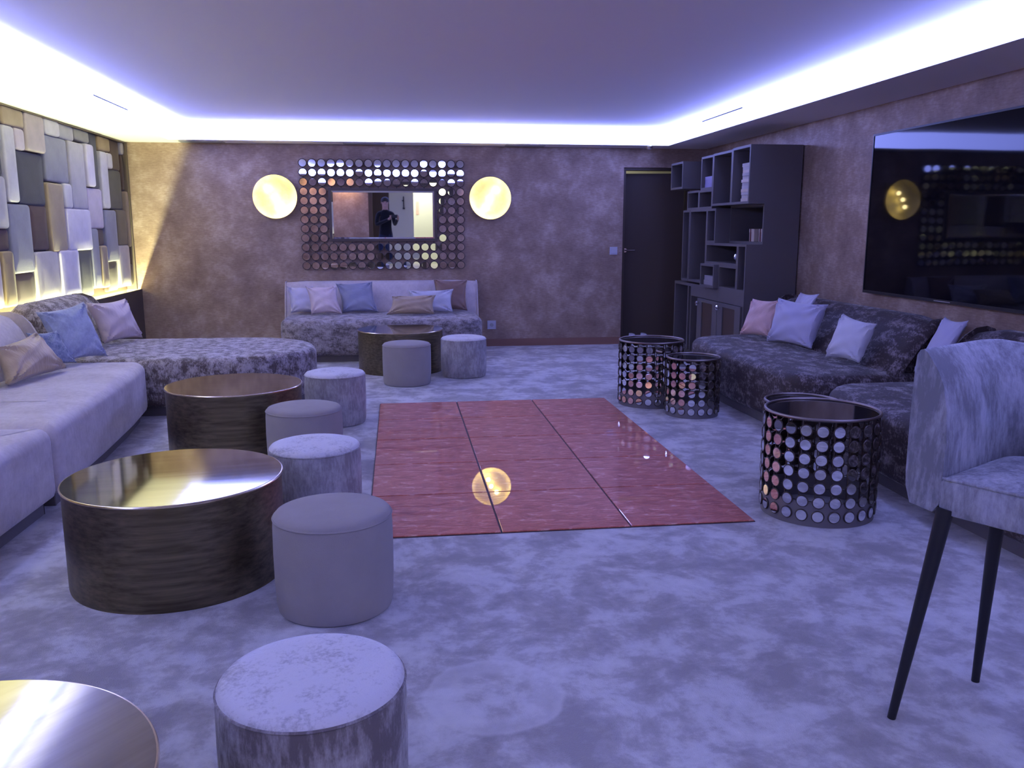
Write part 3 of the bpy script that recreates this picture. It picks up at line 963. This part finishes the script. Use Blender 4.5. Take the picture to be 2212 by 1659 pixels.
# ------------------------------------------------------------------ sconces
def sconce(label, x, z, turn):
    t = thing('wall_sconce', label, 'wall lamp', (x, YB, z))
    MB().lathe([(0.05, 0.0), (0.05, 0.02), (0.015, 0.025), (0.012, 0.05)], 24).build('wall_plate', M['bronze_rim'], t, rot=(radians(90), 0, 0))
    pr = [(0.012, 0.045), (0.10, 0.05), (0.17, 0.062), (0.215, 0.085), (0.236, 0.115), (0.233, 0.117), (0.21, 0.090), (0.165, 0.068), (0.10, 0.056), (0.012, 0.051)]
    MB().lathe(pr, 56, 0, False, True).build('dish', M['gold'], t, rot=(radians(90), 0, turn))
    for k, (bx, bz) in enumerate([(-0.055, 0.075), (0.01, 0.0), (0.045, -0.085)]):
        bx = bx if turn >= 0 else -bx
        s_ = MB()
        s_.lathe([(0.014, 0.0), (0.014, 0.022)], 12)
        s_.build('lamp_holder', M['bronze_rim'], t, loc=(bx, -0.055, bz), rot=(radians(90), 0, 0))
        b_ = MB()
        b_.lathe([(0.009, 0.022), (0.019, 0.032), (0.026, 0.048), (0.025, 0.062), (0.016, 0.074), (0.004, 0.078)], 12)
        b_.build('bulb', M['bulb'], t, loc=(bx, -0.055, bz), rot=(radians(90), 0, 0))
sconce('glowing gold dish wall lamp left of the disc mirror', -1.315, 1.697, 0.1)
sconce('glowing gold dish wall lamp right of the disc mirror', 1.060, 1.692, -0.05)

# ------------------------------------------------------------------ television
tv = thing('television', 'large black flat television on the right wall', 'television', (XR, 5.20, 1.46))
box(-0.05, 0.0, -1.0, 1.0, -0.55, 0.55).build('tv_body', M['black'], tv, smooth=False)
fr = MB()
for a in [(-1.02, 1.02, -0.585, -0.565), (-1.02, 1.02, 0.572, 0.585)]:
    fr.box(-0.062, -0.03, a[0], a[1], a[2], a[3])
for a in [(-1.02, -1.01), (1.01, 1.02)]:
    fr.box(-0.062, -0.03, a[0], a[1], -0.565, 0.572)
fr.build('bezel', M['black'], tv, smooth=False)
box(-0.058, -0.035, -1.01, 1.01, -0.565, 0.572).build('screen', M['screen'], tv, smooth=False)
box(-0.064, -0.0625, -0.05, 0.12, -0.578, -0.573).build('badge', M['grille'], tv, smooth=False)

# ------------------------------------------------------------------ bookcase of boxes
FX = 3.10
bk = thing('bookcase', 'dark taupe bookcase of staggered open boxes in the far right corner', 'bookcase', (3.35, 8.4, 0))
def shelf_box(y0, y1, z0, z1, fx=FX, name='shelf_box', t=0.022, solid_back=True):
    y0 -= 8.4; y1 -= 8.4
    f, b = fx - 3.35, 3.585 - 3.35
    mb = MB()
    mb.box(f, b, y0, y0 + t, z0, z1).box(f, b, y1 - t, y1, z0, z1)
    mb.box(f, b, y0 + t, y1 - t, z0, z0 + t).box(f, b, y0 + t, y1 - t, z1 - t, z1)
    mb.box(b - 0.012, b, y0 + t, y1 - t, z0 + t, z1 - t, 1)  # back darker than the frame: recess shade put into its colour
    return mb.build(name, [M['taupe_wood'], M['dark_wood']], bk, smooth=False)
shelf_box(9.10, 9.50, 1.775, 2.06, FX - 0.06)
shelf_box(8.36, 8.70, 1.74, 2.07)
shelf_box(7.87, 8.36, 1.575, 2.075)
shelf_box(7.45, 7.87, 1.575, 2.085)
shelf_box(8.74, 9.10, 1.55, 1.745)
shelf_box(8.36, 8.74, 1.55, 1.74)
shelf_box(8.48, 8.99, 0.80, 1.55)
shelf_box(9.00, 9.22, 0.80, 1.55)
shelf_box(8.24, 8.48, 1.215, 1.55)
shelf_box(7.45, 8.24, 1.215, 1.575, FX + 0.15)
shelf_box(7.65, 8.48, 1.01, 1.215)
shelf_box(7.45, 7.65, 0.78, 1.215)
shelf_box(8.10, 8.48, 0.78, 1.01, FX - 0.05)
shelf_box(7.65, 8.10, 0.78, 1.01)
cb = MB()
f, b = FX - 3.35, 0.235
for y0, y1 in [(7.45, 7.475), (8.86, 8.885), (8.955, 8.985), (9.40, 9.43)]:
    cb.box(f, b, y0 - 8.4, y1 - 8.4, 0, 0.75)
cb.box(f, b, 7.45 - 8.4, 9.43 - 8.4, 0.75, 0.78)
cb.box(f, b, 7.475 - 8.4, 9.40 - 8.4, 0.0, 0.06)
cb.box(b - 0.012, b, 7.475 - 8.4, 9.40 - 8.4, 0.06, 0.75)
cb.box(f, f + 0.02, 7.475 - 8.4, 8.86 - 8.4, 0.655, 0.75)
cb.build('base_cabinet', M['taupe_wood'], bk, smooth=False)
def cab_door(y0, y1, ky):
    dd = MB()
    w = 0.13
    dd.box(f - 0.018, f, y0 - 8.4, y0 + w - 8.4, 0.065, 0.65).box(f - 0.018, f, y1 - w - 8.4, y1 - 8.4, 0.065, 0.65)
    dd.box(f - 0.018, f, y0 + w - 8.4, y1 - w - 8.4, 0.065, 0.13).box(f - 0.018, f, y0 + w - 8.4, y1 - w - 8.4, 0.615, 0.65)
    o = dd.build('cabinet_door', M['taupe_wood'], bk, smooth=False)
    box(f - 0.008, f, y0 + w - 8.4, y1 - w - 8.4, 0.13, 0.615).build('door_panel', M['brown_wood'], o, smooth=False)
    MB().lathe([(0.008, 0), (0.008, 0.012), (0.02, 0.02), (0.026, 0.032), (0.02, 0.044), (0.006, 0.048)], 10).build(
        'crystal_knob', M['chrome'], o, loc=(f - 0.018, ky - 8.4, 0.60), rot=(0, radians(-90), 0), smooth=False)
cab_door(7.48, 8.05, 7.98)
cab_door(8.06, 8.62, 8.55)

# things on the shelves
rn = random.Random(9)
ORD = ['topmost', 'second', 'third', 'fourth', 'fifth', 'sixth', 'seventh', 'eighth', 'ninth', 'tenth', 'eleventh', 'lowest']
def book(label, x0, x1, y0, y1, z0, z1, cov, group):
    b = thing('book', label, 'book', ((x0 + x1) / 2, (y0 + y1) / 2, z0), rn.uniform(-0.03, 0.03), group)
    hx, hy, hz = (x1 - x0) / 2, (y1 - y0) / 2, z1 - z0
    c = MB()
    c.box(-hx, hx, -hy, hy, 0, 0.0025).box(-hx, hx, -hy, hy, hz - 0.0025, hz).box(-hx, -hx + 0.003, -hy, hy, 0.0025, hz - 0.0025)
    c.build('cover', cov, b, smooth=False)
    box(-hx + 0.003, hx - 0.005, -hy + 0.004, hy - 0.004, 0.0025, hz - 0.0025).build('pages', M['paper_book'], b, smooth=False)
z = 1.598
n = 12
for k in range(n):
    th = 0.0285 + rn.uniform(-0.003, 0.003)
    lab = '%s pale book of the tall flat stack in the top right shelf box' % ORD[n - 1 - k]
    book(lab, 3.125 + rn.uniform(0, 0.012), 3.36, 7.49 + rn.uniform(0, 0.01), 7.70 + rn.uniform(-0.012, 0.012), z, z + th, M['paper_book'] if k % 3 else M['cream'], 'pale books in the tall stack')
    z += th + 0.0005
z = 1.763
for k in range(3):
    book('%s lilac book lying in the upper left shelf box' % ['lowest', 'middle', 'topmost'][k], 3.13, 3.36, 8.40, 8.66, z, z + 0.036, M['book_lilac'], 'lilac books in the upper box')
    z += 0.0365
z = 0.803
for k in range(2):
    book('%s grey book lying in the lowest protruding shelf box' % ['lower', 'upper'][k], 3.08, 3.34, 8.14, 8.44, z, z + 0.045, M['book_grey'], 'grey books in the lowest box')
    z += 0.0455
def tin(label, y):
    t = thing('gift_box', label, 'box', (3.34, y, 1.238))
    box(-0.06, 0.06, -0.055, 0.055, 0, 0.085).build('box_body', M['cream'], t, smooth=False)
    box(-0.062, 0.062, -0.057, 0.057, 0.085, 0.115).build('lid', M['cream'], t, smooth=False)
    box(-0.064, 0.064, 0.012, 0.034, 0, 0.1155).build('ribbon', M['red'], t, smooth=False)
tin('cream box with dark red band, left of two on the middle shelf', 7.77)
tin('cream box with dark red band, right of two on the middle shelf', 7.55)
v = thing('silver_vase', 'small round silver vase on the dark lower shelf', 'vase', (3.18, 7.80, 1.034))
MB().lathe([(0.025, 0), (0.028, 0.006), (0.018, 0.015), (0.045, 0.04), (0.055, 0.062), (0.045, 0.085), (0.022, 0.10), (0.026, 0.115)], 24).build('vase_body', M['chrome'], v)
MB().lathe([(0.027, 0.115), (0.027, 0.119), (0.012, 0.130), (0.004, 0.136)], 20).build('vase_lid', M['chrome'], v)

# shoes by the door
def shoe(label, x):
    t = thing('shoe', label, 'shoe', (x, 9.66, 0), 0.1, 'pair of pale shoes by the door')
    ol = [(0.042 * (cos(a) if abs(cos(a)) > 0 else 0) * (1 + 0.12 * sin(a)), 0.135 * sin(a)) for a in [2 * pi * k / 24 for k in range(24)]]
    loft_plan(MB(), ol, [(0.003, 0), (0, 0.004), (0, 0.022), (0.003, 0.026)]).build('sole', M['rubber'], t)
    up = MB()
    rs = []
    for q, z, sh in [(1.0, 0.025, 0), (0.97, 0.05, 0.004), (0.86, 0.085, 0.014), (0.70, 0.115, 0.03), (0.58, 0.14, 0.045), (0.52, 0.15, 0.05)]:
        rs.append([(x_ * (0.95 * q + 0.05), y_ * q * 0.96 + sh, z) for x_, y_ in ol])
    up.rings(rs, True, True, False)
    up.build('shoe_upper', M['canvas'], t)
shoe('left pale shoe on the floor by the dark door', 2.70)
shoe('right pale shoe on the floor by the dark door', 2.84)

# ------------------------------------------------------------------ velvet bar stool
st = thing('bar_stool', 'grey velvet tub bar stool with slim black legs at right', 'bar stool', (1.66, 2.02, 0))
nf = Vector((-0.862, -0.507)); uf = Vector((0.507, -0.862))
A = Vector((1.375, 2.125))
def W(a, b):      # a along the depth (backwards), b along the front edge towards the camera
    p = A - nf * a + uf * b
    return (p.x - 1.66, p.y - 2.02)
path = []
D_, Wd, rc = 0.52, 0.56, 0.20
for a in [0.0, 0.04, 0.10, 0.16, 0.22, 0.28]:
    path.append((a, 0.0))
for k in range(1, 9):
    q = pi / 2 * k / 8
    path.append((D_ - rc + rc * sin(q), rc - rc * cos(q)))
path += [(D_, 0.28)]
for k in range(8, 0, -1):
    q = pi / 2 * k / 8
    path.append((D_ - rc + rc * sin(q), Wd - rc + rc * cos(q)))
for a in [0.28, 0.22, 0.16, 0.10, 0.04, 0.0]:
    path.append((a, Wd))
sec = [(0.0, 0.66), (-0.004, 0.70), (-0.010, 0.85), (-0.012, 0.98), (-0.010, 1.02), (-0.003, 1.034), (0.006, 1.037), (0.016, 1.03), (0.032, 1.010), (0.052, 0.982), (0.070, 0.945), (0.086, 0.88), (0.094, 0.80), (0.096, 0.72), (0.096, 0.63), (0.08, 0.605), (0.016, 0.615)]
rs = []
n_ = len(path)
for i, (a, b) in enumerate(path):
    pa, pb = path[max(0, i - 1)], path[min(n_ - 1, i + 1)]
    tx, ty = pb[0] - pa[0], pb[1] - pa[1]
    l = math.hypot(tx, ty)
    nx, ny = -ty / l, tx / l            # inward normal in (a, b)
    s_ = i / (n_ - 1)
    ring = []
    for d_, z in sec:
        aa, bb2 = a + nx * d_, b + ny * d_
        fr_ = max(0.0, (0.06 - min(a, 9)) / 0.06) if a < 0.06 else 0.0
        zz = z - (0.035 * max(0, min(1, (s_ - 0.28) / 0.2)) if z > 0.9 else 0)
        aa += (0.03 * (z - 0.62) / 0.42) * fr_   # the front edge leans back a little
        x_, y_ = W(aa, bb2)
        ring.append((x_, y_, zz))
    rs.append(ring)
MB().rings(rs, True, True, True).build('tub_back', M['chair_velvet'], st, angle=55)
inner = [(0.0, 0.097), (0.0, 0.28), (0.0, Wd - 0.097), (0.28, Wd - 0.097)]
for k in range(1, 8):
    q = pi / 2 * k / 8
    inner.append((D_ - 0.20 + 0.103 * sin(q), Wd - 0.20 + 0.103 * cos(q)))
inner.append((D_ - 0.097, 0.28))
for k in range(7, 0, -1):
    q = pi / 2 * k / 8
    inner.append((D_ - 0.20 + 0.103 * sin(q), 0.20 - 0.103 * cos(q)))
inner.append((0.28, 0.097))
pts = [W(a, b) for a, b in inner]
ar = sum(pts[i - 1][0] * pts[i][1] - pts[i][0] * pts[i - 1][1] for i in range(len(pts)))
if ar < 0: pts = pts[::-1]
loft_plan(MB(), pts, [(0.03, 0.595), (0.004, 0.605), (0.0, 0.625), (0.0, 0.690), (0.004, 0.702), (0.014, 0.708), (0.05, 0.716), (0.10, 0.720)]).build('seat', M['chair_velvet'], st, angle=50)
MB().tube([W(0.0, b) + (0.703,) for b in (0.10, 0.2, 0.35, Wd - 0.10)], 0.0045, 8).build('piping', M['chair_velvet'], st)
for top, foot in [((1.440, 2.035, 0.62), (1.350, 2.058, 0.0)), ((1.700, 2.165, 0.62), (1.716, 2.212, 0.0)),
                  ((1.78, 1.86, 0.62), (1.90, 1.84, 0.0)), ((1.60, 1.74, 0.62), (1.585, 1.64, 0.0))]:
    tp = (top[0] - 1.66, top[1] - 2.02, top[2]); ft = (foot[0] - 1.66, foot[1] - 2.02, 0.0)
    MB().tube([tp, ft], 0.022, 16, 0, 0.0115).build('leg', M['blackmetal'], st)

# ------------------------------------------------------------------ added warm fill lamps, tinting the hallway wall seen in the mirrors
def added_fill(label, x):
    t = thing('added_fill', label, 'spotlight', (x, YF + 0.30, SOF), 0, 'added fill lamps by the hallway wall')
    MB().lathe([(0.030, -0.002), (0.045, -0.006), (0.048, 0.0)], 20).build('ring', M['chrome'], t)
    l = bpy.data.lights.new('added_fill_spot', 'SPOT')
    l.energy = 34; l.color = (1.0, 0.62, 0.34); l.spot_size = radians(120); l.spot_blend = 0.8; l.shadow_soft_size = 0.03
    o = bpy.data.objects.new('added_fill_spot', l); COL.objects.link(o)
    o.location = (x, YF + 0.30, SOF - 0.03)
    o.rotation_euler = (radians(-22), 0, 0)
added_fill('added warm fill lamp at the left end of the hallway soffit', -2.1)
added_fill('added warm fill lamp beside the hallway opening', -1.15)
added_fill('added warm fill lamp at the right end of the hallway soffit', 2.3)

# ------------------------------------------------------------------ the person taking the photograph, seen in the mirror
def person():
    V, E_, Rr = [], [], []
    def j(p, r, par=None):
        V.append(p); Rr.append(r if isinstance(r, tuple) else (r, r))
        if par is not None: E_.append((par, len(V) - 1))
        return len(V) - 1
    cx, cy = -0.20, -0.50
    pel = j((cx, cy, 0.95), (0.15, 0.11))
    wai = j((cx, cy, 1.10), (0.135, 0.10), pel)
    che = j((cx, cy, 1.29), (0.16, 0.115), wai)
    shb = j((cx, cy, 1.42), (0.10, 0.085), che)
    nek = j((cx, cy + 0.01, 1.50), 0.055, shb)
    chn = j((cx, cy + 0.03, 1.57), 0.072, nek)
    hed = j((cx, cy + 0.02, 1.66), (0.078, 0.092), chn)
    j((cx, cy + 0.01, 1.73), (0.060, 0.070), hed)
    for s_ in (-1, 1):
        sh = j((cx + s_ * 0.165, cy, 1.41), 0.060, shb)
        el = j((cx + s_ * 0.21, cy + 0.10, 1.16), 0.044, sh)
        wr = j((0.0 + s_ * 0.085, -0.10, 1.315), 0.029, el)
        j((0.0 + s_ * 0.082, -0.055, 1.345), (0.034, 0.020), wr)
        hp = j((cx + s_ * 0.09, cy, 0.87), 0.092, pel)
        kn = j((cx + s_ * 0.10, cy + 0.02, 0.48), 0.058, hp)
        an = j((cx + s_ * 0.11, cy - 0.01, 0.085), 0.040, kn)
        j((cx + s_ * 0.12, cy + 0.13, 0.034), (0.040, 0.030), an)
    me = bpy.data.meshes.new('body')
    me.from_pydata(V, E_, [])
    o = bpy.data.objects.new('body', me); COL.objects.link(o)
    sk = o.modifiers.new('skin', 'SKIN')
    for i, r in enumerate(Rr): me.skin_vertices[0].data[i].radius = r
    me.skin_vertices[0].data[0].use_root = True
    sb = o.modifiers.new('sub', 'SUBSURF'); sb.levels = 2; sb.render_levels = 2
    dg = bpy.context.evaluated_depsgraph_get()
    m2 = bpy.data.meshes.new_from_object(o.evaluated_get(dg))
    bpy.data.objects.remove(o)
    root = thing('person', 'person in dark clothes holding up a phone, seen in the mirror', 'person', (cx, cy, 0))
    skin = plain('skin', (0.50, 0.30, 0.22), 0.55); top = cloth('dark_jacket', (0.012, 0.012, 0.016), 200); jean = cloth('blue_jeans', (0.022, 0.030, 0.065), 250)
    shoe_ = plain('dark_shoe', (0.02, 0.02, 0.02), 0.5)
    for m in (top, skin, jean, shoe_): m2.materials.append(m)
    for p in m2.polygons:
        c = p.center
        p.use_smooth = True
        p.material_index = 1 if (c.z > 1.49 or c.y > -0.12) else 3 if c.z < 0.09 else 2 if c.z < 0.93 else 0
    b = bpy.data.objects.new('body', m2); COL.objects.link(b); b.parent = root; b.location = (-cx, -cy, 0)
    hair = MB()
    hair.lathe([(0.092, -0.015), (0.094, 0.02), (0.088, 0.05), (0.065, 0.083), (0.03, 0.098), (0.004, 0.102)], 20)
    hair.v = [(x, y * 1.12 - (0.012 if z < 0.05 else 0), z) for x, y, z in hair.v]
    hair.build('hair', plain('dark_hair', (0.02, 0.014, 0.01), 0.6), root, loc=(0, 0.0, 1.685))
    face = MB(); face.lathe([(0.004, 0.030), (0.010, 0.012), (0.013, -0.012), (0.008, -0.018)], 8)
    face.build('nose', skin, root, loc=(0, 0.112, 1.64))
    for s_ in (-1, 1):
        e = MB(); e.lathe([(0.001, -0.010), (0.008, -0.006), (0.010, 0), (0.008, 0.006), (0.001, 0.010)], 8)
        e.build('eye', M['black'], root, loc=(s_ * 0.031, 0.096, 1.665))
        a = MB(); a.lathe([(0.002, -0.03), (0.016, -0.015), (0.020, 0.01), (0.008, 0.03)], 8)
        a.v = [(x * 0.45, y, z) for x, y, z in a.v]
        a.build('ear', skin, root, loc=(s_ * 0.083, 0.02, 1.655))
        for k in range(4):
            f = MB()
            z = 1.372 - 0.0165 * k
            f.tube([(s_ * 0.095, -0.058, z - 0.008), (s_ * 0.098, -0.034, z), (s_ * 0.088, -0.0185, z + 0.002), (s_ * (0.062 + 0.004 * (k in (1, 2))), -0.0165, z + 0.003)], 0.0078, 8, 0, 0.0065)
            f.build('finger', skin, root, loc=(-cx, -cy, 0))
        f = MB()
        f.tube([(s_ * 0.085, -0.062, 1.335), (s_ * 0.070, -0.052, 1.345), (s_ * 0.052, -0.048, 1.362)], 0.0092, 8, 0, 0.0075)
        f.build('thumb', skin, root, loc=(-cx, -cy, 0))
    mth = MB(); mth.box(-0.022, 0.022, -0.004, 0.004, -0.004, 0.004)
    mth.build('mouth', M['vel_rose'], root, loc=(0, 0.104, 1.597))
    ph = thing('phone', 'black phone held up in both hands, seen in the mirror', 'phone', (0, -0.034, 1.322))
    loft_plan(MB(), round_poly([(-0.078, 0.0, 0.001), (0.078, 0.0, 0.001), (0.078, 0.008, 0.001), (-0.078, 0.008, 0.001)], 2), [(0.002, 0), (0, 0.004), (0, 0.070), (0.002, 0.074)]).build('phone_body', M['black'], ph)
person()
